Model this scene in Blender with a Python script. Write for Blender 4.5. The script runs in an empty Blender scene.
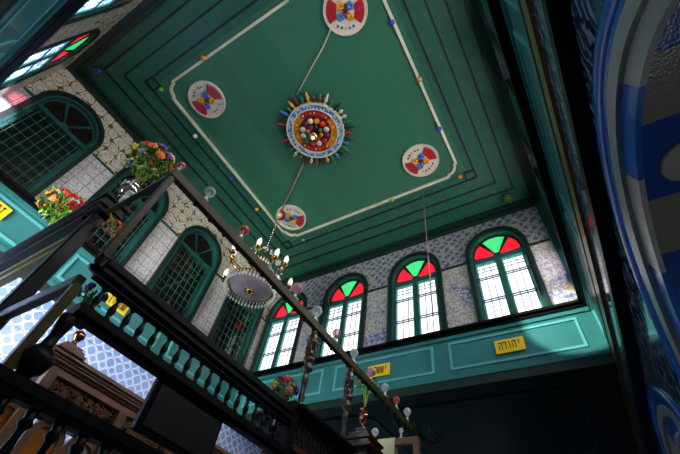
import bpy, bmesh, math, random
from mathutils import Vector, Matrix
random.seed(7)
sc = bpy.context.scene
COL = sc.collection
PI = math.pi
SUN_PW = 1.0

# ------------------------------------------------------------------ dimensions (metres, eye point at the origin, floor 1.5 below)
XL, XR, YN, YF = -5.5, 0.54, -1.0, 4.9
ZF, ZC = -1.5, 6.0
ZS = 3.6            # sill of the upper windows
ZG = 2.85           # underside of the green panels

# ------------------------------------------------------------------ materials
def lin(h):
    h = h.lstrip('#')
    v = [int(h[i:i+2], 16)/255 for i in (0, 2, 4)]
    return tuple(((c/12.92) if c <= .04045 else ((c+.055)/1.055)**2.4) for c in v) + (1,)

class G:
    def __init__(s, m):
        s.nt = m.node_tree; s.n = s.nt.nodes; s.l = s.nt.links
    def _in(s, sock, v):
        if v is None: return
        if hasattr(v, 'links') or isinstance(v, bpy.types.NodeSocket): s.l.new(v, sock)
        else: sock.default_value = v
    def m(s, op, a, b=None, c=None):
        n = s.n.new('ShaderNodeMath'); n.operation = op
        s._in(n.inputs[0], a); s._in(n.inputs[1], b); s._in(n.inputs[2], c)
        return n.outputs[0]
    def mix(s, f, a, b):
        n = s.n.new('ShaderNodeMix'); n.data_type = 'RGBA'
        s._in(n.inputs[0], f); s._in(n.inputs[6], a); s._in(n.inputs[7], b)
        return n.outputs[2]
    def co(s):
        n = s.n.new('ShaderNodeTexCoord'); return n.outputs['Object']
    def xyz(s):
        n = s.n.new('ShaderNodeSeparateXYZ'); s.l.new(s.co(), n.inputs[0]); return n.outputs
    def noise(s, sc_, det=3, dist=0, vec=None, rough=.5):
        n = s.n.new('ShaderNodeTexNoise'); s.l.new(vec or s.co(), n.inputs['Vector'])
        n.inputs['Scale'].default_value = sc_; n.inputs['Detail'].default_value = det
        n.inputs['Distortion'].default_value = dist; n.inputs['Roughness'].default_value = rough
        return n.outputs['Fac']
    def vor(s, sc_, feat='F1', out='Distance'):
        n = s.n.new('ShaderNodeTexVoronoi'); n.feature = feat; s.l.new(s.co(), n.inputs['Vector'])
        n.inputs['Scale'].default_value = sc_
        return n.outputs[out]
    def step(s, v, a, b):
        n = s.n.new('ShaderNodeMapRange'); n.inputs['From Min'].default_value = a; n.inputs['From Max'].default_value = b
        s.l.new(v, n.inputs['Value']); return n.outputs[0]
    def line(s, v, p, w):      # 1 on lines every p, w wide
        f = s.m('FRACT', s.m('DIVIDE', v, p))
        d = s.m('MINIMUM', f, s.m('SUBTRACT', 1.0, f))
        return s.m('LESS_THAN', d, w/p/2)

def mat(name, base, rough=.5, metal=0.0, bump=None, bstr=.2, emis=None, estr=0, spec=.5, trans=0, coat=0, alpha=None):
    m = bpy.data.materials.new(name); m.use_nodes = True
    b = m.node_tree.nodes['Principled BSDF']; g = G(m)
    if callable(base): g.l.new(base(g), b.inputs['Base Color'])
    else: b.inputs['Base Color'].default_value = lin(base)
    if callable(rough): g.l.new(rough(g), b.inputs['Roughness'])
    else: b.inputs['Roughness'].default_value = rough
    b.inputs['Metallic'].default_value = metal
    b.inputs['Specular IOR Level'].default_value = spec
    b.inputs['Transmission Weight'].default_value = trans
    b.inputs['Coat Weight'].default_value = coat
    if bump:
        n = g.n.new('ShaderNodeBump'); n.inputs['Strength'].default_value = bstr; n.inputs['Distance'].default_value = .01
        g.l.new(bump(g), n.inputs['Height']); g.l.new(n.outputs[0], b.inputs['Normal'])
    if emis is not None:
        if callable(emis): g.l.new(emis(g), b.inputs['Emission Color'])
        else: b.inputs['Emission Color'].default_value = lin(emis)
        b.inputs['Emission Strength'].default_value = estr
    return m

def tint(h1, h2, s=6, det=4):
    return lambda g: g.mix(g.step(g.noise(s, det), .3, .7), lin(h1), lin(h2))

def far_tile(g):
    o = g.xyz(); z = o[2]
    up = g.m('GREATER_THAN', z, 4.97)
    u = g.m('ADD', o[0], o[1])
    w = g.noise(5, 2)
    # scrolls above
    a = g.m('ADD', g.m('MULTIPLY', u, 34), g.m('MULTIPLY', w, 9)); b = g.m('ADD', g.m('MULTIPLY', z, 34), g.m('MULTIPLY', w, 7))
    v = g.m('MULTIPLY', g.m('SINE', a), g.m('COSINE', b))
    c = g.mix(g.step(v, .05, .3), lin('#a9a493'), lin('#50618a'))
    c = g.mix(g.m('LESS_THAN', g.m('ABSOLUTE', g.m('ADD', v, .35)), .12), c, lin('#5d5a3a'))
    # fine mottle below
    d = g.mix(g.step(g.noise(34, 2), .42, .6), lin('#c0b8b0'), lin('#92897f'))
    d = g.mix(g.m('MULTIPLY', g.step(g.noise(2.2, 1), .5, .6), g.step(g.noise(18, 2), .45, .6)), d, lin('#5468a0'))
    c = g.mix(up, d, c)
    gr = g.m('MAXIMUM', g.line(u, .2, .006), g.line(z, .2, .006))
    return g.mix(g.m('MULTIPLY', gr, .6), c, lin('#3f3f3c'))

def left_tile(g):
    o = g.xyz(); z = o[2]; u = g.m('ADD', o[0], o[1])
    up = g.m('GREATER_THAN', z, 4.97)
    k = 2*PI/.42
    u0, z0 = u, z; wa = g.m('MULTIPLY', g.noise(4.5, 2), .2); wb = g.m('MULTIPLY', g.noise(5.5, 2, 1.0), .2)
    u = g.m('ADD', u, wa); z = g.m('ADD', z, wb)
    cu = g.m('COSINE', g.m('MULTIPLY', u, k)); cz = g.m('COSINE', g.m('MULTIPLY', z, k))
    v = g.m('ADD', g.m('MULTIPLY', cu, cz), g.m('MULTIPLY', g.noise(9, 2), .5))
    cu2 = g.m('COSINE', g.m('MULTIPLY', u, 2*k)); cz2 = g.m('COSINE', g.m('MULTIPLY', z, 2*k))
    v2 = g.m('ADD', cu2, g.m('ADD', cz2, g.m('MULTIPLY', g.noise(14, 2), .6)))
    l1 = g.m('LESS_THAN', g.m('ABSOLUTE', g.m('SUBTRACT', v, .28)), .085)
    l2 = g.m('LESS_THAN', g.m('ABSOLUTE', g.m('SUBTRACT', v2, 1.1)), .22)
    l3 = g.m('LESS_THAN', g.m('ABSOLUTE', g.m('ADD', v2, .75)), .12)
    c = g.mix(g.step(g.noise(12, 3), .35, .65), lin('#e2d4b4'), lin('#cfc2a6'))
    c = g.mix(l2, c, lin('#8292a8')); c = g.mix(g.m('MULTIPLY', l3, .8), c, lin('#8c7040')); c = g.mix(l1, c, lin('#6b4a22'))
    u, z = u0, z0
    d = g.mix(g.step(g.noise(26, 3), .4, .62), lin('#dccfc0'), lin('#a9a8a8'))
    gr = g.m('MAXIMUM', g.line(u, .2, .008), g.line(z, .2, .008))
    d = g.mix(gr, d, lin('#7a4a44'))
    return g.mix(up, d, c)

def blue_tile(h1, h2, h3, cell=.16):
    def f(g):
        o = g.xyz(); z = o[2]; u = g.m('ADD', o[0], o[1]); k = 2*PI/cell
        a = g.m('COSINE', g.m('MULTIPLY', g.m('ADD', u, z), k*.5)); b = g.m('COSINE', g.m('MULTIPLY', g.m('SUBTRACT', u, z), k*.5))
        v = g.m('ADD', a, b); v2 = g.m('MULTIPLY', a, b)
        l = g.m('LESS_THAN', g.m('ABSOLUTE', g.m('SUBTRACT', g.m('ABSOLUTE', v), 1.25)), .2)
        l2 = g.m('LESS_THAN', g.m('ABSOLUTE', v2), .13)
        c = g.mix(g.step(g.noise(3, 2), .35, .65), lin(h1), lin(h2))
        c = g.mix(g.m('MAXIMUM', l, l2), c, lin(h3))
        return g.mix(g.line(z, .32, .006), c, lin('#4a5a86'))
    return f

def leaf_tile(g):
    v = g.vor(16); n = g.n.new('ShaderNodeTexWave'); g.l.new(g.co(), n.inputs['Vector']); n.bands_direction = 'DIAGONAL'
    n.inputs['Scale'].default_value = 6; n.inputs['Distortion'].default_value = 9; n.inputs['Detail'].default_value = 2
    c = g.mix(g.step(n.outputs['Fac'], .55, .8), lin('#46566e'), lin('#8fa4ac'))
    return g.mix(g.step(g.noise(14, 3), .5, .62), c, lin('#1e2c46'))

def planks(g):
    o = g.xyz()
    i = g.m('FLOOR', g.m('DIVIDE', o[0], .28))
    n = g.n.new('ShaderNodeTexWhiteNoise'); n.noise_dimensions = '1D'; g.l.new(i, n.inputs['W'])
    f = g.m('MULTIPLY', n.outputs['Value'], .5)
    c = g.mix(f, lin('#306a4c'), lin('#3e7c5c'))
    return g.mix(g.m('MULTIPLY', g.noise(7, 4), .25), c, lin('#1c4d38'))

M = {}
def gloss_bump(g): return g.noise(90, 2)
M['ceil'] = mat('green ceiling paint', planks, .45)
M['ceil_border_shaded'] = mat('green ceiling paint with border shade painted in', tint('#1b5440', '#226049', 5), .45)  # weaker light on the outer ceiling bands is put into this darker green
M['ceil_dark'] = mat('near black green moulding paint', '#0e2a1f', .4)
M['groove'] = mat('black green line paint', '#0a1410', .5)
M['cream'] = mat('cream paint', tint('#e6dcc0', '#d2c6a4'), .5)
M['far_tile'] = mat('grey scroll tile', far_tile, .17, bump=gloss_bump, bstr=.15)
M['left_tile'] = mat('cream arabesque tile', left_tile, .16, bump=gloss_bump, bstr=.2)
M['blue_tile'] = mat('pale blue figured tile', blue_tile('#86a0d8', '#9ab0e4', '#dfe8fa'), .2)
M['leaf_tile'] = mat('dark blue leaf tile', leaf_tile, .1, bump=lambda g: g.noise(7, 2), bstr=.02, coat=.25)
M['teal'] = mat('teal painted wood', tint('#30706c', '#3a7c78', 3), .3, coat=.2)
M['teal_line'] = mat('light teal bead', '#5aa8a4', .35)
M['green_frame'] = mat('green window paint', tint('#1d4a40', '#24564c', 8), .3)
M['casement'] = mat('teal casement paint', '#48948c', .3)
M['dark_green'] = mat('dark green window paint', '#0c221d', .4)
M['gold'] = mat('dull gold paint', tint('#8a6a2c', '#6a5426', 12), .35, metal=.2)
M['black_wood'] = mat('black varnished wood', tint('#060504', '#0c0906', 10), .4, spec=.18)
M['rail_wood'] = mat('dark olive varnished wood', tint('#34300f', '#403a14', 9), .42, spec=.25)
M['olive_wood'] = mat('olive varnished wood', tint('#4a4216', '#5c5220', 7), .4, spec=.3)
M['col_wood'] = mat('dark turned wood', tint('#3c2014', '#4c2c18', 9), .28, coat=.4)
M['brown_wood'] = mat('brown carved wood', tint('#7a5236', '#93664a', 12), .4)
M['red_wood'] = mat('red brown varnished wood', tint('#5a2a18', '#6e3620', 12), .25, coat=.5)
M['fret'] = mat('fretwork wood', tint('#b08a66', '#8a6248', 30), .3)
M['void'] = mat('dark backing', '#080605', .8)
M['dark_glass'] = mat('dark window glass', '#0c1210', .04, spec=.8)
M['fan_glass'] = mat('dark brown glass', '#1a0f0c', .08, spec=.6)
def pane_em(cols, sx, sz, ns):
    def f(g):
        o = g.xyz(); n = g.noise(ns, 3)
        c = g.mix(g.step(n, .3, .5), lin(cols[0]), lin(cols[1])); return g.mix(g.step(n, .52, .7), c, lin(cols[2]))
    return f
M['pane_white'] = mat('bright frosted glass', '#dfe6e8', .2, emis=pane_em(('#fff0dc', '#ffffff', '#eaf6ff'), 1, 1, 4), estr=1.5)
M['pane_blue'] = mat('bluish painted glass', '#9fc4e8', .2, emis=pane_em(('#3f74c0', '#a8d0f4', '#f4fbff'), 1, 1, 14), estr=3.5)
M['pane_warm'] = mat('sunlit painted glass', '#d8e6f4', .2, emis=pane_em(('#ffe6b8', '#f4f6ff', '#c8c8ff'), 1, 1, 4), estr=20.0)
M['pane_red'] = mat('red glass', '#c01c28', .15, emis='#ff1f38', estr=.85)
M['pane_green'] = mat('green glass', '#3cc070', .15, emis='#4fe888', estr=.8)
M['bar'] = mat('thin lattice bar', '#3c5a78', .4)
M['pink_bar'] = mat('thin lead line', '#8a6a80', .4)
M['lattice'] = mat('green lattice bar', tint('#3f6a54', '#2c5444', 9), .35)
M['blue_paint'] = mat('blue gloss paint', tint('#1f5fae', '#2a6cc0', 5), .18, bump=gloss_bump, bstr=.1)
M['white_paint'] = mat('off white paint', tint('#b4b0a2', '#a09c8e', 4), .35)
def vault(g):
    y = g.xyz()[1]
    a = g.m('MULTIPLY', g.m('GREATER_THAN', y, 1.24), g.m('LESS_THAN', y, 1.66)); b = g.m('MULTIPLY', g.m('GREATER_THAN', y, 2.28), g.m('LESS_THAN', y, 2.85))
    return g.mix(g.m('MAXIMUM', a, b), lin('#1c4a98'), lin('#8a8676'))
M['vault'] = mat('blue and off white banded paint', vault, .2, bump=lambda g: g.noise(60, 2), bstr=.25)
M['yellow'] = mat('yellow sign paint', '#f0c81e', .4)
M['ink'] = mat('dark lettering paint', '#3a1c10', .5)
M['amber'] = mat('amber painted panel', tint('#c8781c', '#a85a14', 9), .3)
M['grey_glass'] = mat('grey frosted glass', tint('#9aa098', '#7c8480', 14), .3)
M['brass'] = mat('polished brass', '#c89a48', .2, metal=1)
M['copper'] = mat('polished copper', '#b06a50', .2, metal=1)
M['silver'] = mat('polished silver', '#c4ae98', .15, metal=1)
M['dish'] = mat('lilac grey glass dish', tint('#8c7a7c', '#a08e94', 9), .25)
M['crystal'] = mat('cut crystal', '#efe6d4', .08, trans=.25, spec=.9)
M['bulb'] = mat('milk glass bulb', '#f4f2ec', .2, emis='#fff4e0', estr=.5)
def glassm(name, h, a=.5):
    m = bpy.data.materials.new(name); m.use_nodes = True; g = G(m)
    b = g.n['Principled BSDF']; b.inputs['Base Color'].default_value = lin(h); b.inputs['Roughness'].default_value = .05
    b.inputs['Specular IOR Level'].default_value = .9
    lw = g.n.new('ShaderNodeLayerWeight'); lw.inputs[0].default_value = .35
    t = g.n.new('ShaderNodeBsdfTransparent'); mx = g.n.new('ShaderNodeMixShader')
    f = g.m('MINIMUM', g.m('ADD', g.m('MULTIPLY', lw.outputs['Facing'], .8), a), 1.0)
    g.l.new(f, mx.inputs[0]); g.l.new(t.outputs[0], mx.inputs[1]); g.l.new(b.outputs[0], mx.inputs[2])
    g.l.new(mx.outputs[0], g.n['Material Output'].inputs[0]); return m
M['g_clear'] = glassm('clear lamp glass', '#dfe8e8', .22)
M['g_red'] = glassm('red lamp glass', '#d8624c', .5)
M['g_pink'] = glassm('pink lamp glass', '#e09ca4', .5)
M['g_white'] = glassm('frosted lamp glass', '#e0e4e4', .35)
M['stem'] = mat('white lamp stem', '#e6e0d0', .3)
for k, h in dict(b_blue='#2a3ab8', b_amber='#e08a1c', b_white='#e8dcc0', b_green='#7ab428', b_cyan='#2a90b8').items():
    M[k] = mat('glass ball ' + k[2:], h, .08, coat=.6)
M['red'] = mat('mosaic red', tint('#c02430', '#9c1c26', 40), .35)
M['ivory'] = mat('mosaic ivory', tint('#e8dcc4', '#cfc09c', 40), .4)
M['orange'] = mat('mosaic yellow', tint('#f0a81c', '#e0901c', 40), .35)
M['blue'] = mat('mosaic blue', tint('#4a88c8', '#2a5a98', 40), .35)
M['green'] = mat('mosaic green', '#1f7a44', .35)
M['maroon'] = mat('mosaic maroon', '#5a1c24', .35)
def bead_ring(g):
    n = g.vor(42, out='Color'); s = g.n.new('ShaderNodeSeparateColor'); g.l.new(n, s.inputs[0])
    return g.mix(g.m('GREATER_THAN', s.outputs[0], .62), lin('#2f70a8'), lin('#c8d4d0'))
M['beads'] = mat('blue and white beadwork', bead_ring, .3)
M['cable'] = mat('cream flex', '#d8ccb0', .5)
M['pink_cable'] = mat('pinkish flex', '#b08074', .5)
M['leaf'] = mat('leaf green', tint('#2f6a1c', '#5a8a24', 30), .4)
M['leaf_pale'] = mat('pale leaf green', tint('#9ab83c', '#6a9a2c', 30), .4)
for k, h in dict(f_orange='#f07818', f_red='#e02c1c', f_purple='#6a3c9c', f_lilac='#a890c8', f_yellow='#f0c028', f_pink='#e89088').items():
    M[k] = mat('petal ' + k[2:], h, .5)
M['cloth'] = mat('cream cloth', tint('#e8dfae', '#d6cc98', 8), .8)
M['plaster'] = mat('plaster', '#a8a498', .7)
M['stone'] = mat('floor tile', tint('#6a6258', '#7c7468', 3), .3)
M['black_iron'] = mat('black iron', '#0c0c0c', .4)

# ------------------------------------------------------------------ mesh helpers
class MB:
    def __init__(s, T=None): s.bm = bmesh.new(); s.T = T
    def face(s, vs, fs):
        v = [s.bm.verts.new(p) for p in vs]
        for f in fs:
            try: s.bm.faces.new([v[i] for i in f])
            except ValueError: pass
        return s
    def box(s, x0, x1, y0, y1, z0, z1):
        return s.face([(x0,y0,z0),(x1,y0,z0),(x1,y1,z0),(x0,y1,z0),(x0,y0,z1),(x1,y0,z1),(x1,y1,z1),(x0,y1,z1)],
                      [(0,3,2,1),(4,5,6,7),(0,1,5,4),(1,2,6,5),(2,3,7,6),(3,0,4,7)])
    def prism(s, poly, d0, d1):      # poly in (u,z), solid between depths d0 and d1
        n = len(poly); c = [(u, d0, z) for u, z in poly] + [(u, d1, z) for u, z in poly]
        return s.face(c, [tuple(range(n))[::-1], tuple(range(n, 2*n))] + [(i, (i+1) % n, n+(i+1) % n, n+i) for i in range(n)])
    def flat(s, poly, z0, z1):       # poly in (x,y)
        n = len(poly); c = [(x, y, z0) for x, y in poly] + [(x, y, z1) for x, y in poly]
        return s.face(c, [tuple(range(n))[::-1], tuple(range(n, 2*n))] + [(i, (i+1) % n, n+(i+1) % n, n+i) for i in range(n)])
    def strip(s, A, B, d0, d1, closed=False):   # band between two outlines
        n = len(A); c = []
        for (a, b) in zip(A, B): c += [(a[0], d0, a[1]), (b[0], d0, b[1]), (b[0], d1, b[1]), (a[0], d1, a[1])]
        fs = []
        for i in range(n if closed else n-1):
            j = (i+1) % n
            for k in range(4): fs.append((4*i+k, 4*i+(k+1) % 4, 4*j+(k+1) % 4, 4*j+k))
        if not closed: fs += [(0,1,2,3), (4*n-4, 4*n-1, 4*n-2, 4*n-3)]
        return s.face(c, fs)
    def tube(s, pts, r, n=8):
        pts = [Vector(p) for p in pts]; rr = r if isinstance(r, (list, tuple)) else [r]*len(pts)
        vs = []; fs = []
        for i, p in enumerate(pts):
            t = (pts[min(i+1, len(pts)-1)] - pts[max(i-1, 0)]).normalized()
            a = t.cross(Vector((0,0,1)) if abs(t.z) < .9 else Vector((1,0,0))).normalized(); b = t.cross(a)
            for k in range(n):
                q = 2*PI*k/n; vs.append(p + (a*math.cos(q) + b*math.sin(q))*rr[i])
        for i in range(len(pts)-1):
            for k in range(n): fs.append((i*n+k, i*n+(k+1) % n, (i+1)*n+(k+1) % n, (i+1)*n+k))
        fs += [tuple(range(n))[::-1], tuple(range((len(pts)-1)*n, len(pts)*n))]
        return s.face(vs, fs)
    def lathe(s, c, prof, n=16, axis=None):      # prof: (r, h) along axis (default up)
        c = Vector(c); R = Vector((0,0,1)).rotation_difference(Vector(axis).normalized()).to_matrix() if axis else Matrix.Identity(3)
        vs = []; fs = []
        for (r, h) in prof:
            for k in range(n):
                q = 2*PI*k/n; vs.append(c + R @ Vector((r*math.cos(q), r*math.sin(q), h)))
        for i in range(len(prof)-1):
            for k in range(n): fs.append((i*n+k, i*n+(k+1) % n, (i+1)*n+(k+1) % n, (i+1)*n+k))
        fs += [tuple(range(n))[::-1], tuple(range((len(prof)-1)*n, len(prof)*n))]
        return s.face(vs, fs)
    def ball(s, c, r, n=12, sq=(1,1,1), R=None):
        c = Vector(c); vs = []; fs = []; m = max(4, n//2)
        for i in range(m+1):
            t = PI*(i+.02)/(m+.04)
            for k in range(n):
                q = 2*PI*k/n; v = Vector((r*sq[0]*math.sin(t)*math.cos(q), r*sq[1]*math.sin(t)*math.sin(q), r*sq[2]*math.cos(t)))
                vs.append(c + (R @ v if R else v))
        for i in range(m):
            for k in range(n): fs.append((i*n+k, i*n+(k+1) % n, (i+1)*n+(k+1) % n, (i+1)*n+k))
        fs += [tuple(range(n))[::-1], tuple(range(m*n, (m+1)*n))]
        return s.face(vs, fs)
    def obar(s, p, q, w, h):       # oblong bar from p to q, w across (horizontal), h high
        p, q = Vector(p), Vector(q); t = (q-p).normalized()
        a = t.cross(Vector((0,0,1)) if abs(t.z) < .95 else Vector((0,1,0))).normalized(); b = a.cross(t).normalized()
        c = []
        for e in (p, q):
            for sx, sy in ((-1,-1),(1,-1),(1,1),(-1,1)): c.append(e + a*sx*w/2 + b*sy*h/2)
        return s.face(c, [(3,2,1,0),(4,5,6,7),(0,1,5,4),(1,2,6,5),(2,3,7,6),(3,0,4,7)])
    def build(s, name, m, parent=None, smooth=False, bevel=0):
        if s.T:
            for v in s.bm.verts: v.co = s.T(*v.co)
        bmesh.ops.recalc_face_normals(s.bm, faces=s.bm.faces)
        if bevel:
            bmesh.ops.bevel(s.bm, geom=s.bm.edges[:], offset=bevel, segments=1, affect='EDGES')
        me = bpy.data.meshes.new(name)
        off = parent.matrix_basis.translation if (parent and parent.type == 'EMPTY') else None
        if parent: 
            off = Vector((0,0,0)); q = parent
            while q: off += q.location; q = q.parent
            bmesh.ops.translate(s.bm, verts=s.bm.verts, vec=-off)
        s.bm.to_mesh(me); s.bm.free()
        if smooth:
            for p in me.polygons: p.use_smooth = True
        me.materials.append(M[m] if isinstance(m, str) else m)
        o = bpy.data.objects.new(name, me); COL.objects.link(o)
        if parent: o.parent = parent
        return o

def tag(o, label=None, cat=None, group=None, kind=None):
    if label: o['label'] = label
    if cat: o['category'] = cat
    if group: o['group'] = group
    if kind: o['kind'] = kind
    return o
def struct(o, label=None): return tag(o, label, None, None, 'structure')
def thing(name, loc, label, cat, group=None):
    o = bpy.data.objects.new(name, None); o.empty_display_size = .05; o.location = loc; COL.objects.link(o)
    return tag(o, label, cat, group)
def copy_tree(o, parent=None):
    c = o.copy(); COL.objects.link(c); c.parent = parent
    for ch in list(o.children): copy_tree(ch, c)
    return c

FAR = lambda u, d, z: Vector((u, YF-d, z))
LEFT = lambda u, d, z: Vector((XL+d, u, z))
NEAR = lambda u, d, z: Vector((u, YN+d, z))
RIGHT = lambda u, d, z: Vector((XR-d, u, z))
RIGHTP = lambda u, d, z: Vector((XR-.025-d, u, z))

def sheet(name, outer, holes, T, d0, d1, m, parent=None):
    cu = bpy.data.curves.new(name, 'CURVE'); cu.dimensions = '2D'; cu.fill_mode = 'BOTH'; cu.extrude = .5
    for pl in [outer] + holes:
        sp = cu.splines.new('POLY'); sp.points.add(len(pl)-1); sp.use_cyclic_u = True
        for i, (a, b) in enumerate(pl): sp.points[i].co = (a, b, 0, 1)
    o = bpy.data.objects.new(name, cu); COL.objects.link(o); bpy.context.view_layer.update()
    me = bpy.data.meshes.new_from_object(o.evaluated_get(bpy.context.evaluated_depsgraph_get()))
    bpy.data.objects.remove(o); bpy.data.curves.remove(cu)
    mb = MB(); mb.bm.from_mesh(me); bpy.data.meshes.remove(me)
    for v in mb.bm.verts: v.co = T(v.co.x, d0 + (v.co.z+.5)*(d1-d0), v.co.y)
    return mb.build(name, m, parent)

def arch_line(u, r, z0, zs, n=20, top=1.06):
    return [(u-r, z0)] + [(u - r*math.cos(PI*i/n), zs + r*top*math.sin(PI*i/n)) for i in range(n+1)] + [(u+r, z0)]

UFAR = [-.435, -1.94, -3.44, -4.93]
ULEFT = [-.32, 1.18, 2.68, 4.18]
ZSP = 5.07
UNEAR = [-4.52, -2.95, -1.45, -.15]
# ------------------------------------------------------------------ walls, floor, ceiling
def upper_wall(name, us, T, a, b, m):
    holes = [arch_line(u, .49, ZS+.02, ZSP) for u in us]
    struct(sheet(name, [(a, ZS-.1), (b, ZS-.1), (b, ZC+.1), (a, ZC+.1)], holes, T, -.22, 0, m))
upper_wall('wall_far', UFAR, FAR, XL-.22, XR+.22, 'far_tile')
upper_wall('wall_left', ULEFT, LEFT, YN-.22, YF, 'left_tile')
upper_wall('wall_near', UNEAR, NEAR, XL, XR+.22, 'left_tile')
upper_wall('wall_right', ULEFT, RIGHT, YN, YF, 'far_tile')
struct(MB().box(XL-.25, XR+.25, YN-.25, YF+.25, ZC, ZC+.2).build('ceiling', 'ceil'))
struct(MB().box(-8, 4, -6, 9, ZF-.1, ZF).build('floor', 'stone'))

n_tr = [0]
def trim(mb, m, parent=None, name=None):
    n_tr[0] += 1
    return struct(mb.build(name or 'trim_%d' % n_tr[0], m, parent)) if parent is None else mb.build(name, m, parent)
# crown moulding and the stepped rings of the ceiling
def ring(x0, x1, y0, y1, w, z0, z1, mb):
    mb.box(x0, x1, y0, y0+w, z0, z1); mb.box(x0, x1, y1-w, y1, z0, z1)
    mb.box(x0, x0+w, y0+w, y1-w, z0, z1); mb.box(x1-w, x1, y0+w, y1-w, z0, z1); return mb
trim(ring(XL, XR, YN, YF, .09, ZC-.13, ZC-.001, MB()), 'ceil_dark')
trim(ring(XL+.09, XR-.09, YN+.09, YF-.09, .07, ZC-.07, ZC-.001, MB()), 'ceil_dark')
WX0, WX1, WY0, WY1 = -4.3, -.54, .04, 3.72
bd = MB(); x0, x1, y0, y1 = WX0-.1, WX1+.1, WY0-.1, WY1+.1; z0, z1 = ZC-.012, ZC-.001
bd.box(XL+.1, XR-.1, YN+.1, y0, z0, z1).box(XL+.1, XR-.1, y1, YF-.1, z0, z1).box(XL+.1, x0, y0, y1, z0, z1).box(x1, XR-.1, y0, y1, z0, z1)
trim(bd, 'ceil_border_shaded')
for off, w in ((.24, .035), (.49, .03), (.73, .035)):
    trim(ring(WX0-off, WX1+off, WY0-off, WY1+off, w, ZC-.022, ZC-.001, MB()), 'groove')
for cx, cy in ((WX0-.14, WY0-.14), (WX1+.14, WY0-.14), (WX0-.14, WY1+.14), (WX1+.14, WY1+.14)):
    trim(ring(cx-.1, cx+.1, cy-.1, cy+.1, .03, ZC-.03, ZC-.001, MB()), 'groove')
# white frame with rounded, nicked corners
fr = MB(); pts = []
rc = .2
for cx, cy, a0 in ((WX1-rc, WY1-rc, 0), (WX0+rc, WY1-rc, 90), (WX0+rc, WY0+rc, 180), (WX1-rc, WY0+rc, 270)):
    a = math.radians(a0)
    pts.append((cx+math.cos(a)*rc, cy+math.sin(a)*rc))
    for k in range(0, 7):
        q = a + PI/2*k/6; pts.append((cx+math.cos(q)*(rc-.035), cy+math.sin(q)*(rc-.035)))
    q = a + PI/2; pts.append((cx+math.cos(q)*rc, cy+math.sin(q)*rc))
pts.append(pts[0])
for p, q in zip(pts, pts[1:]): fr.obar((p[0], p[1], ZC-.02), (q[0], q[1], ZC-.02), .04, .04)
trim(fr, 'cream')

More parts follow.
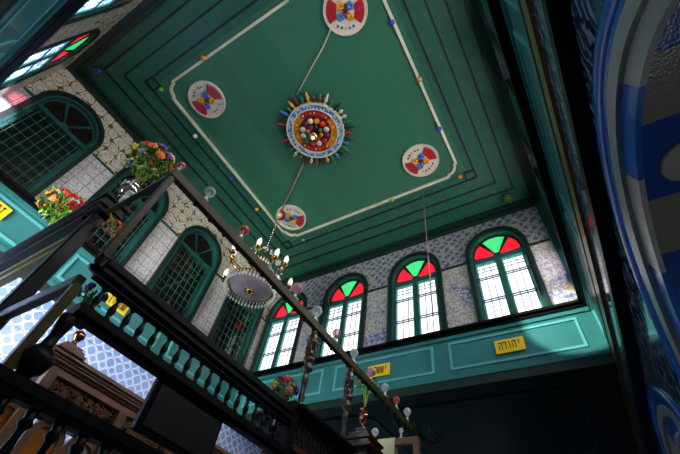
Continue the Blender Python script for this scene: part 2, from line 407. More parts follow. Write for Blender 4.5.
# ------------------------------------------------------------------ windows
n_w = [0]
def window(u, T, kind, label):
    n_w[0] += 1
    w = struct(MB(T).strip(arch_line(u, .52, ZS+.02, ZSP), arch_line(u, .455, ZS+.02, ZSP), -.06, .05).build('window_%d' % n_w[0], 'dark_green'), label)
    MB(T).strip(arch_line(u, .455, ZS+.02, ZSP), arch_line(u, .415, ZS+.02, ZSP), -.14, .015).build('frame', 'green_frame', w)
    zt = 4.9
    MB(T).box(u-.42, u+.42, -.12, .0, zt, zt+.07).build('transom', 'green_frame', w)
    # fanlight
    F = MB(T)
    if kind == 'dark': ang = ((4, 57), (63, 117), (123, 176))
    else: ang = ((6, 56), (64, 116), (124, 174))
    cz = zt+.1
    def sector(a0, a1, r0):
        out = [(u + r0*math.cos(math.radians(a0+(a1-a0)*i/3)), cz + r0*math.sin(math.radians(a0+(a1-a0)*i/3))) for i in range(4)]
        rim = []
        for i in range(9):
            a = math.radians(a1+(a0-a1)*i/8); c, s_ = math.cos(a), math.sin(a)
            # meet the arch curve from the fan centre
            dz = cz-ZSP; R0 = .385
            t = 0
            for k in range(200):
                t = k*.003
                x, z = t*c, cz + t*s_
                if (x/R0)**2 + (max(0, z-ZSP)/(R0*1.06))**2 > 1: break
            rim.append((u + t*c, cz + t*s_))
        return out + rim
    hub = [(u-.42, zt+.06), (u+.42, zt+.06)]
    full = arch_line(u, .42, zt+.06, ZSP)
    holes = [sector(a0, a1, .07) for a0, a1 in ang]
    sheet('fanlight', full, holes, T, -.11, -.05, 'green_frame' if kind == 'dark' else 'dark_green', w)
    for i, (a0, a1) in enumerate(ang):
        g = MB(T).prism(sector(a0-.5, a1+.5, .068), -.09, -.08)
        if kind == 'dark': g.build('fan_pane', 'fan_glass', w)
        else: tag(g.build('fan_pane', 'pane_green' if i == 1 else 'pane_red', w), 'green glass' if i == 1 else 'red glass')
    if kind == 'dark':
        MB(T).box(u-.4, u+.4, -.09, -.08, ZS+.02, zt).build('pane', 'dark_glass', w)
        L = MB(T)
        for k in range(-3, 4): L.box(u+k*.11-.005, u+k*.11+.005, -.04, -.03, ZS+.03, zt)
        z = ZS+.14
        while z < zt: L.box(u-.41, u+.41, -.03, -.022, z-.004, z+.004); z += .155
        L.build('lattice', 'lattice', w)
        S = MB(T)
        for a, b in ((-.415, -.37), (.37, .415)): S.box(u+a, u+b, -.07, -.04, ZS+.02, zt)
        S.build('shutter_stile', 'green_frame', w)
        return w
    gm = {'white': 'pane_white', 'blue': 'pane_blue', 'warm': 'pane_warm'}[kind]
    MB(T).box(u-.04, u+.04, -.12, -.01, ZS+.02, zt).build('mullion', 'green_frame', w)
    for sx in (-1, 1):
        c = u + sx*.215
        cas = MB(T).strip([(c-.18, ZS+.02), (c-.18, zt), (c+.18, zt), (c+.18, ZS+.02)], [(c-.155, ZS+.06), (c-.155, zt-.04), (c+.155, zt-.04), (c+.155, ZS+.06)], -.1, -.03, True).build('casement', 'casement', w)
        MB(T).box(c-.16, c+.16, -.085, -.075, ZS+.06, zt-.04).build('pane', gm, cas)
        v = MB(T)
        for k in (-.052, .052): v.box(c+k-.006, c+k+.006, -.074, -.062, ZS+.1, zt-.05)
        v.build('lead_line', 'pink_bar', cas)
        h = MB(T)
        for z in (4.72, 4.79): h.box(c-.155, c+.155, -.074, -.064, z-.006, z+.006)
        for z in (4.55, 4.51, 4.09, 4.05): h.box(c-.2, c+.2, -.03, -.014, z-.008, z+.008)
        h.build('glazing_bar', 'bar', cas)
    return w
for u in UFAR: window(u, FAR, 'white', None)
for u in ULEFT: window(u, LEFT, 'dark', None)
NEARF = lambda u, d, z: NEAR(u, d*.35, z)
RIGHTF = lambda u, d, z: RIGHT(u, d*.35, z)
for u in UNEAR: window(u, NEARF, 'blue', None)
for u in ULEFT: window(u, RIGHT, 'warm', None)

for T_, u0, u1 in ((FAR, XR-.13, XR),):
    trim(MB(T_).box(u0, u1, .0, .07, ZS+.02, ZC-.13).box(u0+.05, u1, .07, .1, ZS+.02, ZC-.13), 'green_frame')
# tile border line, sills and green panels on the four sides
def border(T, us, a, b):
    mb = MB(T); z0, z1 = 4.94, 4.985; e = [a] + sum([[u-.53, u+.53] for u in sorted(us)], []) + [b]
    for i in range(0, len(e), 2):
        if e[i+1]-e[i] > .02: mb.box(e[i], e[i+1], .001, .012, z0, z1)
    return mb
trim(border(FAR, UFAR, XL, XR-.14), 'dark_green'); trim(border(LEFT, ULEFT, YN, YF), 'green_frame')
def side(T, a, b, sa, sb, pitch, n, start, cuts=None):
    trim(MB(T).box(a, b, -.2, .13, ZS-.02, ZS+.02).box(a, b, -.2, .08, ZS-.06, ZS-.02), 'black_wood')
    base = struct(MB(T).box(a, b, -.2, .02, ZG, ZS-.06).build('trim_%d' % (n_tr[0]+1), 'teal')); n_tr[0] += 1
    MB(T).box(a, b, .02, .05, ZS-.12, ZS-.06).build('bead', 'teal', base)
    MB(T).box(a, b, .02, .045, ZG, ZG+.06).build('bead', 'teal', base)
    for i in range(n):
        c = start + pitch*i; h = pitch/2-.12
        o = [(c-h, ZG+.14), (c-h, ZS-.17), (c+h, ZS-.17), (c+h, ZG+.14)]
        k = .035; q = [(c-h+k, ZG+.14+k), (c-h+k, ZS-.17-k), (c+h-k, ZS-.17-k), (c+h-k, ZG+.14+k)]
        MB(T).strip(o, q, .02, .036, True).build('panel_moulding', 'teal_line', base)
    trim(MB(T).box(a, b, -.25, .03, ZG-.12, ZG), 'ceil_dark')
side(FAR, XL, XR, 0, 0, 1.97, 3, -4.52)
side(LEFT, YN, YF, 0, 0, 1.97, 3, -.02)
side(NEAR, XL, XR, 0, 0, 1.97, 3, -4.52)
side(RIGHTP, YN, YF, 0, 0, 1.97, 3, -.02)

# right side below the panels: gold bead, glossy tile, olive bead, dark beam, arcade
trim(MB(RIGHT).box(YN, 8, -.02, .065, ZG-.2, ZG-.04), 'gold')
trim(MB(RIGHT).box(YN, 8, -.03, .04, 2.0, ZG-.2), 'leaf_tile')
trim(MB(RIGHT).box(YN, 8, .03, .058, 2.14, 2.21), 'gold')
trim(MB(RIGHT).box(YN, 8, -.01, .125, 1.93, 2.0), 'black_wood')
def ahole(c, r, z):
    return [(c-r, ZF+.02)] + [(c - r*math.cos(PI*(i)/36), z + r*math.sin(PI*i/36)) for i in range(37)] + [(c+r, ZF+.02)]
RL = lambda u, d, z: Vector((.5-d, u, z))
ARC = [(1.42, .58, 1.305), (1.385, .52, 1.245), (1.375, .5, 1.225), (1.35, .45, 1.185), (1.3, .36, 1.145)]
OFF = [0, 2.68, 5.36]
struct(sheet('wall_right', [(YN, ZF), (8, ZF), (8, 1.93), (YN, 1.93)], [ahole(ARC[3][0]+o, ARC[3][2]+.02, ARC[3][1]) for o in OFF], RL, -.045, 0, 'leaf_tile'))
for o in OFF:
    def A(k, a0=-.06, a1=1.06, n=48):
        c, z, r = ARC[k]; c += o
        return [(c - r*math.cos(PI*(a0+(a1-a0)*i/n)), z + r*math.sin(PI*(a0+(a1-a0)*i/n))) for i in range(n+1)]
    P, Q = A(0), A(1); vs = []; n = 10
    for p, q in zip(P, Q):
        for k in range(n):
            w_ = 2*PI*k/n; f = .5+.5*math.cos(w_)
            vs.append((p[0]+(q[0]-p[0])*f, .0+.026*math.sin(w_), p[1]+(q[1]-p[1])*f))
    tb = MB(RL).face(vs, [(i*n+k, i*n+(k+1) % n, (i+1)*n+(k+1) % n, (i+1)*n+k) for i in range(len(P)-1) for k in range(n)])
    struct(tb.build('trim_%d' % (n_tr[0]+1), 'blue_paint', smooth=True)); n_tr[0] += 1
    trim(MB(RL).strip(A(1), A(2), -.02, .01), 'blue_paint')
    trim(MB(RL).strip(A(2), A(3), -.02, .012), 'white_paint')
    nseg = 8
    for i in range(nseg):
        a0 = -.06 + 1.12*i/nseg; a1 = -.06 + 1.12*(i+1)/nseg
        trim(MB(RL).strip(A(3, a0, a1, 8), A(4, a0, a1, 8), -.03, -.008), 'blue_paint' if i % 2 else 'white_paint')
# side aisle ceiling seen through the arcade, with a round rose
struct(MB().box(XR+.03, 3.2, YN-1, 8, 2.4, 2.5).build('ceiling_aisle', 'vault'))
struct(MB().lathe((1.09, 2.03, 2.385), [(.15, 0), (.16, .01), (.16, .02)], 32).build('ceiling_rose', 'white_paint'))

# far aisle: dark boarded soffit with a rounded panel moulding
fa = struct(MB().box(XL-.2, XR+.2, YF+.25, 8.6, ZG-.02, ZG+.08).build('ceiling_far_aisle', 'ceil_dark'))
def rrect(x0, x1, y0, y1, r, n=6):
    P = []
    for cx, cy, a0 in ((x1-r, y1-r, 0), (x0+r, y1-r, 90), (x0+r, y0+r, 180), (x1-r, y0+r, 270)):
        for k in range(n+1): q = math.radians(a0+90*k/n); P.append((cx+r*math.cos(q), cy+r*math.sin(q)))
    return P
for x0, x1 in ((-2.75, .0), (-5.3, -3.0)):
    o, i_ = rrect(x0, x1, 5.42, 7.6, .35), rrect(x0+.035, x1-.035, 5.455, 7.565, .32)
    T = lambda u, d, z: Vector((u, z, ZG-.02-d))
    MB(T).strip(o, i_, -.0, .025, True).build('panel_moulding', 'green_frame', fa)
struct(MB().box(XL-.2, XR+.2, 8.6, 8.8, ZF, ZG+.08).build('wall_far_aisle', 'leaf_tile'))
# left wall below the panels
struct(MB(LEFT).box(YN-1.2, 8.6, -.2, 0, ZF, ZG-.12).build('wall_left_lower', 'blue_tile'))

# ------------------------------------------------------------------ name signs
def sign(name, T, u, z, word, label):
    s = tag(MB(T).box(u-.19, u+.19, .036, .046, z-.1, z+.1).build(name, 'yellow'), label, 'sign', 'yellow tribal name signs')
    mb = MB(T); cw = .3/len(word)
    for i, chx in enumerate(reversed(word)):       # right to left
        x0 = u - .15 + cw*(i+.14); wd = cw*.72; hh = .1
        for st_ in GLYPH[chx]:
            for p, q in zip(st_, st_[1:]):
                P = Vector((x0+p[0]*wd, z-.045+p[1]*hh)); Q = Vector((x0+q[0]*wd, z-.045+q[1]*hh)); d = (Q-P).normalized(); n_ = Vector((-d.y, d.x))
                wn = .008 if abs(d.x) > .5 else .0055
                P -= d*.004; Q += d*.004
                mb.prism([tuple(P+n_*wn), tuple(Q+n_*wn), tuple(Q-n_*wn), tuple(P-n_*wn)], .046, .0495)
    mb.build('lettering', 'ink', s)
    return s
GLYPH = {'\u05d4': [[(0,1),(1,1),(1,0)], [(.12,.62),(.12,0)]], '\u05d3': [[(0,1),(1,1)], [(.82,1),(.82,0)]], '\u05d5': [[(.3,1),(.6,1),(.6,0)]],
 '\u05d9': [[(.35,1),(.6,1),(.6,.5)]], '\u05e9': [[(0,1),(.12,0),(.85,0),(1,1)], [(.52,1),(.45,.3),(.12,.2)]], '\u05db': [[(0,1),(.8,1),(1,.7),(1,.3),(.8,0),(0,0)]],
 '\u05e8': [[(0,1),(.8,1),(1,.8),(1,0)]], '\u05d6': [[(.2,1),(.8,1)], [(.5,1),(.5,0)]], '\u05d1': [[(0,1),(.82,1),(.82,0)], [(0,0),(1,0)]],
 '\u05dc': [[(.1,1.35),(.1,1),(.9,1),(.85,.55),(.4,0)]], '\u05df': [[(.3,1),(.6,1),(.6,-.3)]], '\u05de': [[(.3,.9),(.8,1),(1,.6),(1,0),(.5,0)], [(0,1),(.2,.7),(0,0)]],
 '\u05e2': [[(.1,1),(.6,.2)], [(.9,1),(.8,.4),(0,-.1)]]}
sign('name_sign', FAR, -.6, 3.2, '\u05d9\u05d4\u05d5\u05d3\u05d4', 'yellow sign reading Yehuda in Hebrew on far green panel at the right')
sign('name_sign', FAR, -2.58, 3.2, '\u05d9\u05e9\u05e9\u05db\u05e8', 'yellow sign with dark Hebrew name behind the pink lamp, middle of far green panelling')
sign('name_sign', LEFT, -.02, 3.24, '\u05d6\u05d1\u05d5\u05dc\u05df', 'yellow sign at left picture edge on bright turquoise panel')
sign('name_sign', LEFT, 1.95, 3.2, '\u05e9\u05de\u05e2\u05d5\u05df', 'yellow sign seen between the balusters of the wooden balustrade')

# ------------------------------------------------------------------ ceiling ornaments
GRP = 'small glass balls along the white ceiling frame'
balls = [((-3.34, .02), 'b_amber', 'amber glass ball on the short upper left run of the white frame'),
 ((-4.34, .04), 'b_green', 'green glass ball at upper left corner of white ceiling frame'),
 ((-4.42, .94), 'b_white', 'cream glass ball on left run of white frame, nearest the upper corner'),
 ((-4.4, 1.95), 'b_blue', 'blue glass ball midway on left run of white ceiling frame'),
 ((-4.42, 2.75), 'b_amber', 'small olive amber ball on left run above the lower medallion'),
 ((-4.0, 3.85), 'b_cyan', 'blue green glass ball below the bottom corner of white frame'),
 ((-.56, .99), 'b_blue', 'dark blue ball on right run of white frame near picture top'),
 ((-.53, 1.89), 'b_amber', 'amber ball on middle of right run of white ceiling frame'),
 ((-.56, 2.77), 'b_blue', 'blue ball on right run of white frame beside the right medallion'),
 ((-.56, 3.78), 'b_amber', 'golden ball at right corner of white ceiling frame'),
 ((-1.85, 3.72), 'b_green', 'dark green ball in gap of lower right run of white frame'),
 ((-1.66, .02), 'b_cyan', 'blue green ball at picture top on upper run of frame')]
for (x, y), m, lb in balls:
    t = thing('glass_ball', (x, y, ZC-.055), lb, 'glass ball', GRP)
    MB().ball((x, y, ZC-.07), .042, 14).build('ball', m, t, True)
    MB().lathe((x, y, ZC-.035), [(.02, 0), (.012, .033)], 10).build('cap', 'brass', t)
t = thing('glass_ball', (.04, 4.54, ZC-.1), 'larger green glass globe in the far right ceiling corner', 'glass ball')
MB().ball((.04, 4.54, ZC-.12), .09, 18).build('ball', glassm('green globe glass', '#5a7a28', .5), t, True)
MB().lathe((.04, 4.54, ZC-.04), [(.03, 0), (.03, .038)], 10).build('cap', 'brass', t)
t = thing('glass_ball', (-5.05, -.7, ZC-.1), 'dark blue globe in the upper left ceiling corner', 'glass ball')
MB().ball((-5.05, -.7, ZC-.12), .08, 18).build('ball', glassm('blue globe glass', '#22306a', .5), t, True)
MB().lathe((-5.05, -.7, ZC-.04), [(.03, 0), (.03, .038)], 10).build('cap', 'brass', t)

def disc(mb, x, y, z0, z1, r, n=40): return mb.lathe((x, y, z0), [(r, 0), (r, z1-z0)], n)
def sectorp(x, y, r0, r1, a0, a1, z0, z1, mb, n=10):
    P = [(x+r1*math.cos(a0+(a1-a0)*i/n), y+r1*math.sin(a0+(a1-a0)*i/n)) for i in range(n+1)]
    Q = [(x+r0*math.cos(a0+(a1-a0)*i/n), y+r0*math.sin(a0+(a1-a0)*i/n)) for i in range(n+1)]
    T = lambda u, d, z: Vector((u, z, d)); old = mb.T
    vs = []
    for a, b in zip(P, Q): vs += [(a[0], a[1], z0), (b[0], b[1], z0), (b[0], b[1], z1), (a[0], a[1], z1)]
    fs = []
    for i in range(n):
        for k in range(4): fs.append((4*i+k, 4*i+(k+1) % 4, 4*i+4+(k+1) % 4, 4*i+4+k))
    fs += [(0,1,2,3), (4*n, 4*n+3, 4*n+2, 4*n+1)]
    return mb.face(vs, fs)
meds = [(-3.78, .55, (.28, -.06), 'round ceiling medallion with red wedges and yellow flowers at upper left'),
        (-1.07, .55, (-.21, -.11), 'round ceiling medallion cut by the picture top, red sides and cream base'),
        (-1.06, 3.2, (.25, -.09), 'round ceiling medallion with red wedges at right, inside frame corner'),
        (-3.92, 3.26, (.15, .16), 'round ceiling medallion above the chandelier, where its flex is hooked')]
for x, y, dr, lb in meds:
    t = thing('ceiling_medallion', (x, y, ZC-.04), lb, 'medallion', 'small round mosaic medallions on ceiling')
    R = .3; a = math.atan2(dr[1], dr[0])
    disc(MB(), x, y, ZC-.03, ZC-.001, R).build('disc', 'ivory', t)
    sectorp(x, y, R-.012, R+.015, 0, 2*PI, ZC-.045, ZC-.001, MB(), 40).build('rim', 'ivory', t)
    for s_ in (0, PI):
        tag(sectorp(x, y, .13, R-.03, a+s_-.62, a+s_+.62, ZC-.045, ZC-.03, MB()).build('wedge', 'red', t), 'red mosaic wedge')
    for k in range(10):
        q = a + PI/2 + (k % 5 - 2)*.27 + (PI if k > 4 else 0)
        MB().ball((x+.22*math.cos(q), y+.22*math.sin(q), ZC-.033), .022, 8, (1,1,.4)).build('bead', ['b_cyan', 'f_pink', 'green'][k % 3], t)
    for k in range(4):
        q = a + PI/4 + k*PI/2; cx, cy = x+.1*math.cos(q), y+.1*math.sin(q)
        fl = MB()
        for j in range(6): fl.ball((cx+.035*math.cos(j*PI/3), cy+.035*math.sin(j*PI/3), ZC-.05), .026, 8, (1,1,.6))
        tag(fl.build('flower', 'orange' if k % 2 == 0 else 'blue', t, True), 'yellow flower' if k % 2 == 0 else 'blue flower')
    cr = MB()
    for j in range(6): cr.obar((x, y, ZC-.05), (x+.09*math.cos(j*PI/3), y+.09*math.sin(j*PI/3), ZC-.045), .02, .01)
    cr.build('leaf_spray', 'maroon', t)
# central rosette
cx, cy = -2.42, 1.87
t = thing('ceiling_rosette', (cx, cy, ZC-.05), 'large spiked mosaic rosette with beaded rings at the centre of the ceiling', 'rosette')
sectorp(cx, cy, .405, .475, 0, 2*PI, ZC-.07, ZC-.001, MB(), 48).build('bead_ring', 'beads', t)
sectorp(cx, cy, .475, .5, 0, 2*PI, ZC-.08, ZC-.001, MB(), 48).build('rim', 'ivory', t)
sectorp(cx, cy, .385, .405, 0, 2*PI, ZC-.08, ZC-.001, MB(), 48).build('inner_rim', 'ivory', t)
disc(MB(), cx, cy, ZC-.05, ZC-.001, .385).build('disc', 'orange', t)
up = math.atan2(-.3, .2); rt = math.atan2(.16, .31)
for k, a in enumerate((up, up+PI)):
    tag(sectorp(cx, cy, .28, .38, a-.75, a+.75, ZC-.065, ZC-.05, MB(), 14).build('red_arc', 'red', t), 'red beaded arc')
for k in range(30):
    q = 2*PI*k/30
    MB().ball((cx+.33*math.cos(q), cy+.33*math.sin(q), ZC-.07), .016, 8).build('bead', ['b_amber', 'ivory', 'f_red'][k % 3], t)
disc(MB(), cx, cy, ZC-.075, ZC-.05, .275).build('inner_disc', 'maroon', t)
cols = ['ivory', 'orange', 'blue', 'red', 'green', 'maroon', 'f_red']
for k in range(12):
    q = 2*PI*k/12+.2; c = cols[(k*5) % 7]
    MB().ball((cx+.21*math.cos(q), cy+.21*math.sin(q), ZC-.1), .05, 12, (1,1,.7)).build('flower', c if k % 3 else 'ivory', t, True)
for k in range(8):
    q = 2*PI*k/8; MB().ball((cx+.115*math.cos(q), cy+.115*math.sin(q), ZC-.12), .036, 10).build('flower', ['green', 'orange', 'red', 'maroon'][k % 4], t, True)
MB().lathe((cx, cy, ZC-.3), [(.02, 0), (.07, .02), (.085, .06), (.07, .07), (.03, .08), (.025, .2)], 20).build('hanging_cup', 'brass', t, True)
MB().ball((cx, cy, ZC-.3), .035, 12).build('bulb', 'bulb', t, True)
spc = ['ivory', 'orange', 'ceil_dark', 'green', 'maroon', 'blue', 'ceil_dark', 'gold', 'green', 'red']
for k in range(36):
    q = 2*PI*k/36; L = .14 + .08*((k*7) % 5)/4; dv = Vector((math.cos(q), math.sin(q), -.12)).normalized()
    b = Vector((cx+.49*math.cos(q), cy+.49*math.sin(q), ZC-.04))
    MB().lathe(b, [(.012, 0), (.026, .03), (.012, .055), (.034, .09), (.022, .115), (.014, L-.02), (.003, L)], 8, dv).build('spike', spc[(k*3+k//7) % 10], t, True)

# flexes
def cable(pts, m, lb, r=.011):
    return tag(MB().tube(pts, r, 6).build('electric_cable', m, smooth=True), lb, 'cable')
cable([(-2.35, 1.2, ZC-.02), (-1.95, .98, ZC-.02), (-1.6, .8, ZC-.02), (-1.42, .68, ZC-.02), (-1.33, .62, ZC-.05)], 'cable', 'cream cable along ceiling from rosette up to the top medallion')
cable([(-2.95, 2.3, ZC-.03), (-3.45, 2.65, ZC-.025), (-4.02, 3.03, ZC-.05)], 'pink_cable', 'pinkish cable along ceiling from rosette down to chandelier hook', .014)
cable([(-1.3, 3.88, ZC-.005), (-1.3, 3.88, 4.3), (-1.3, 3.88, 3.2)], 'pink_cable', 'thin cable hanging straight down in front of the far windows', .007)

# ------------------------------------------------------------------ chandelier
hx, hy = -4.05, 3.06
t = thing('chandelier', (hx, hy, ZC-.05), 'brass and crystal chandelier with milk glass candle bulbs hanging from hook', 'chandelier')
MB().ball((hx, hy, ZC-.1), .06, 14).build('ceiling_hook', 'ivory', t, True)
ch = MB(); z = ZC-.1
while z > 4.75: ch.ball((hx, hy, z), .022, 6, (1,1,1.5)); z -= .06
ch.build('chain', 'silver', t, True)
MB().lathe((hx, hy, 3.95), [(.03, 0), (.05, .12), (.03, .25), (.06, .33), (.09, .4), (.05, .48), (.03, .58), (.06, .66), (.1, .7), (.03, .76), (.02, .84)], 16).build('stem', 'brass', t, True)
MB().lathe((hx, hy, 3.86), [(.03, 0), (.19, .015), (.31, .05), (.37, .1), (.38, .13), (.34, .12), (.05, .08)], 32).build('dish', 'dish', t, True)
MB().lathe((hx, hy, 3.8), [(.01, 0), (.03, .01), (.05, .04), (.08, .055), (.05, .07), (.03, .08)], 18).build('boss', 'brass', t, True)
sectorp(hx, hy, .38, .405, 0, 2*PI, 3.96, 4.0, MB(), 40).build('dish_rim', 'brass', t)
dr = MB()
for k in range(44):
    q = 2*PI*k/44; x, y = hx+.41*math.cos(q), hy+.41*math.sin(q)
    dr.lathe((x, y, 3.84), [(.003, 0), (.019, .03), (.012, .07), (.003, .09)], 5); dr.ball((x, y, 3.955), .014, 6)
for k in range(24):
    q = 2*PI*k/24; x, y = hx+.2*math.cos(q), hy+.2*math.sin(q)
    dr.lathe((x, y, 4.4), [(.003, 0), (.02, .04), (.012, .08), (.003, .1)], 5)
    for j in range(5):
        f = j/5; dr.ball((hx+(.42-.25*f)*math.cos(q), hy+(.42-.25*f)*math.sin(q), 4.0+.5*f-.12*math.sin(PI*f)), .012, 6)
for k in range(150):
    q = random.uniform(0, 2*PI); f = random.random(); rr = (.12 + .3*math.sin(PI*f)) * random.uniform(.75, 1.1); zz = 4.02 + .75*f
    dr.ball((hx+rr*math.cos(q), hy+rr*math.sin(q), zz), random.uniform(.012, .024), 5, (1, 1, random.choice((1, 1.8))))
tag(dr.build('crystal_drops', 'crystal', t), 'clear crystal drops and bead swags', kind='stuff')
MB().ball((hx+.22, hy+.1, 4.3), .06, 14).build('glass_ball_drop', 'g_clear', t, True)
sectorp(hx, hy, .17, .2, 0, 2*PI, 4.48, 4.54, MB(), 32).build('crown', 'brass', t)
for k in range(10):
    q = 2*PI*k/10+.3; c, s_ = math.cos(q), math.sin(q); r = .6 if k % 2 else .48; zz = 4.2 if k % 2 else 4.4
    P = [(hx+.05*c, hy+.05*s_, 4.25), (hx+.22*c, hy+.22*s_, 4.12), (hx+.42*c, hy+.42*s_, zz-.12), (hx+r*c, hy+r*s_, zz-.06), (hx+r*c, hy+r*s_, zz)]
    arm = MB().tube(P, .014, 6).build('arm', 'brass', t, True)
    MB().lathe((hx+r*c, hy+r*s_, zz), [(.015, 0), (.055, .015), (.05, .03), (.02, .03), (.02, .07)], 12).build('candle_cup', 'brass', arm, True)
    MB().lathe((hx+r*c, hy+r*s_, zz+.07), [(.022, 0), (.04, .03), (.043, .08), (.026, .14), (.004, .18)], 10).build('bulb', 'bulb', arm, True)

# ------------------------------------------------------------------ wooden platform in the foreground
PX = -2.0
# lamp rail
lr = thing('lamp_rail', (PX, .5, 2.2), 'long dark wooden rail set with glass lamps crossing the picture diagonally', 'rail')
MB().box(PX-.026, PX+.026, .47, 4.7, 2.155, 2.238).build('beam', 'rail_wood', lr, bevel=.004)
for k in range(24):
    y = .75 + k*.165
    MB().lathe((PX, y, 2.12), [(.004, 0), (.02, .015), (.014, .035)], 8).build('peg', 'black_wood', lr)
# end rail carrying the cloth
er = thing('end_rail', (PX, 4.7, 2.0), 'short brown cross rail with end post closing the lamp rail', 'rail')
MB().box(-2.75, PX+.09, 4.705, 4.77, 2.02, 2.1).build('bar', 'brown_wood', er, bevel=.004)
MB().box(PX+.02, PX+.09, 4.71, 4.765, .5, 2.02).build('post', 'brown_wood', er)
MB().box(-2.75, -2.68, 4.71, 4.765, .5, 2.02).build('post', 'brown_wood', er)
# corner post
cp = thing('corner_post', (PX, .5, ZF), 'slim dark upright post at the near corner of the platform', 'post')
MB().box(PX-.022, PX+.022, .478, .522, 1.33, 2.15).build('shaft', 'rail_wood', cp, bevel=.004)
MB().box(PX-.024, PX+.024, .476, .524, ZF, 1.12).build('lower_post', 'olive_wood', cp, bevel=.006)
# near-side frame
nf = thing('side_frame', (-2.9, .5, ZF), 'heavy dark moulded beam and post at left of the platform', 'frame')
MB().box(-2.965, -2.87, .45, .555, ZF, 2.2).build('post', 'black_wood', nf, bevel=.012)
cap = MB(); 
for a, b, w in ((2.2, 2.24, .09), (2.24, 2.27, .11), (2.27, 2.33, .095), (2.33, 2.36, .12)): cap.box(-2.91-w, -2.91+w, .51-w, .51+w, a, b)
cap.build('capital', 'black_wood', nf)
be = MB()
for z0, z1, w in ((2.16, 2.2, .07), (2.2, 2.3, .05), (2.3, 2.33, .08), (2.33, 2.38, .11)): be.box(-4.62, -3.02, .5-w, .5+w, z0, z1)
be.build('beam', 'black_wood', nf)
MB().box(-4.9, -2.98, .47, .53, 1.98, 2.03).build('lower_rail', 'rail_wood', nf)
MB().box(-4.9, -2.98, .47, .53, 1.82, 1.87).build('lower_rail', 'rail_wood', nf)
nr = thing('cross_rail', (PX, .5, 2.2), 'thin dark rail joining corner post to the heavy beam', 'rail')
MB().box(-2.79, PX-.03, .48, .52, 2.17, 2.21).build('bar', 'rail_wood', nr)
br = thing('base_rail', (PX, .5, 1.15), 'olive lit rail running left from foot of corner post', 'rail')
MB().box(-2.86, PX-.03, .475, .525, 1.13, 1.2).build('bar', 'olive_wood', br, bevel=.006)
br2 = thing('base_rail', (-3.1, .5, 1.15), 'olive rail beyond the heavy post at left picture edge', 'rail')
MB().box(-5.4, -2.98, .475, .525, 1.13, 1.2).build('bar', 'olive_wood', br2, bevel=.006)

def baluster_prof(h, r):
    return [(r*.7, 0), (r*.7, h*.05), (r, h*.08), (r*.55, h*.14), (r*.85, h*.3), (r*1.0, h*.42), (r*.7, h*.6), (r*.45, h*.74), (r*.5, h*.82), (r*.95, h*.87), (r*.6, h*.92), (r*.75, h)]
# upper balustrade
ub = thing('balustrade', (PX, .5, .98), 'upper black balustrade with turned balusters against turquoise panels', 'balustrade')
ub1 = MB()
for z0, z1, w in ((1.21, 1.24, .03), (1.24, 1.28, .05), (1.28, 1.32, .065)): ub1.box(PX-w, PX+w, .53, 2.3, z0, z1)
ub1.build('top_rail', 'black_wood', ub)
ub2 = MB()
for z0, z1, w in ((.98, 1.0, .03), (1.0, 1.04, .055), (1.04, 1.055, .03)): ub2.box(PX-w, PX+w, .56, 2.3, z0, z1)
ub2.box(PX-.17, PX-.05, .57, .7, 1.03, 1.045)
ub2.build('bottom_rail', 'black_wood', ub)
b0 = MB().lathe((PX, .62, 1.055), baluster_prof(.155, .021), 10).build('baluster', 'black_wood', ub, True)
for k in range(1, 18):
    c = b0.copy(); COL.objects.link(c); c.parent = ub; c.location = Vector((0, .095*k, 0))
MB().box(PX-.05, PX+.05, 2.3, 2.38, .9, 1.4).build('newel', 'black_wood', ub, bevel=.005)
MB().lathe((PX, .52, 1.24), [(.03, 0), (.05, .01), (.03, .03), (.045, .06), (.03, .09)], 14).build('newel_turning', 'black_wood', ub, True)
# large turned newel below the corner
nw = thing('turned_newel', (PX, .56, .66), 'large black turned newel against pale blue tile at left', 'newel')
MB().lathe((PX, .57, .66), [(.03, 0), (.035, .02), (.06, .04), (.075, .09), (.05, .13), (.03, .15), (.025, .2), (.035, .26), (.04, .3), (.03, .32)], 20).build('shaft', 'black_wood', nw, True)
# lower balustrade
lb = thing('balustrade', (PX, .4, 0), 'lower black balustrade with thick balusters in the bottom left corner', 'balustrade')
l1 = MB()
for z0, z1, w in ((.58, .61, .03), (.61, .64, .05), (.64, .66, .035)): l1.box(PX-w, PX+w, .3, 3.0, z0, z1)
l1.build('top_rail', 'black_wood', lb)
MB().box(PX-.05, PX+.05, .3, 3.0, .1, .16).build('bottom_rail', 'black_wood', lb)
b1 = MB().lathe((PX, .45, .16), baluster_prof(.42, .034), 12).build('baluster', 'black_wood', lb, True)
for k in range(1, 14):
    c = b1.copy(); COL.objects.link(c); c.parent = lb; c.location = Vector((0, .125*k, 0))
# black board hanging under the upper balustrade
bb = thing('hanging_board', (PX, 1.42, .72), 'flat black square board hung beneath the upper balustrade', 'board')
MB().box(PX-.03, PX+.01, 1.15, 1.7, .7, .98).build('board', 'black_wood', bb, bevel=.006)
MB().box(PX+.011, PX+.02, 1.18, 1.67, .73, .95).build('panel', M['black_iron'], bb)
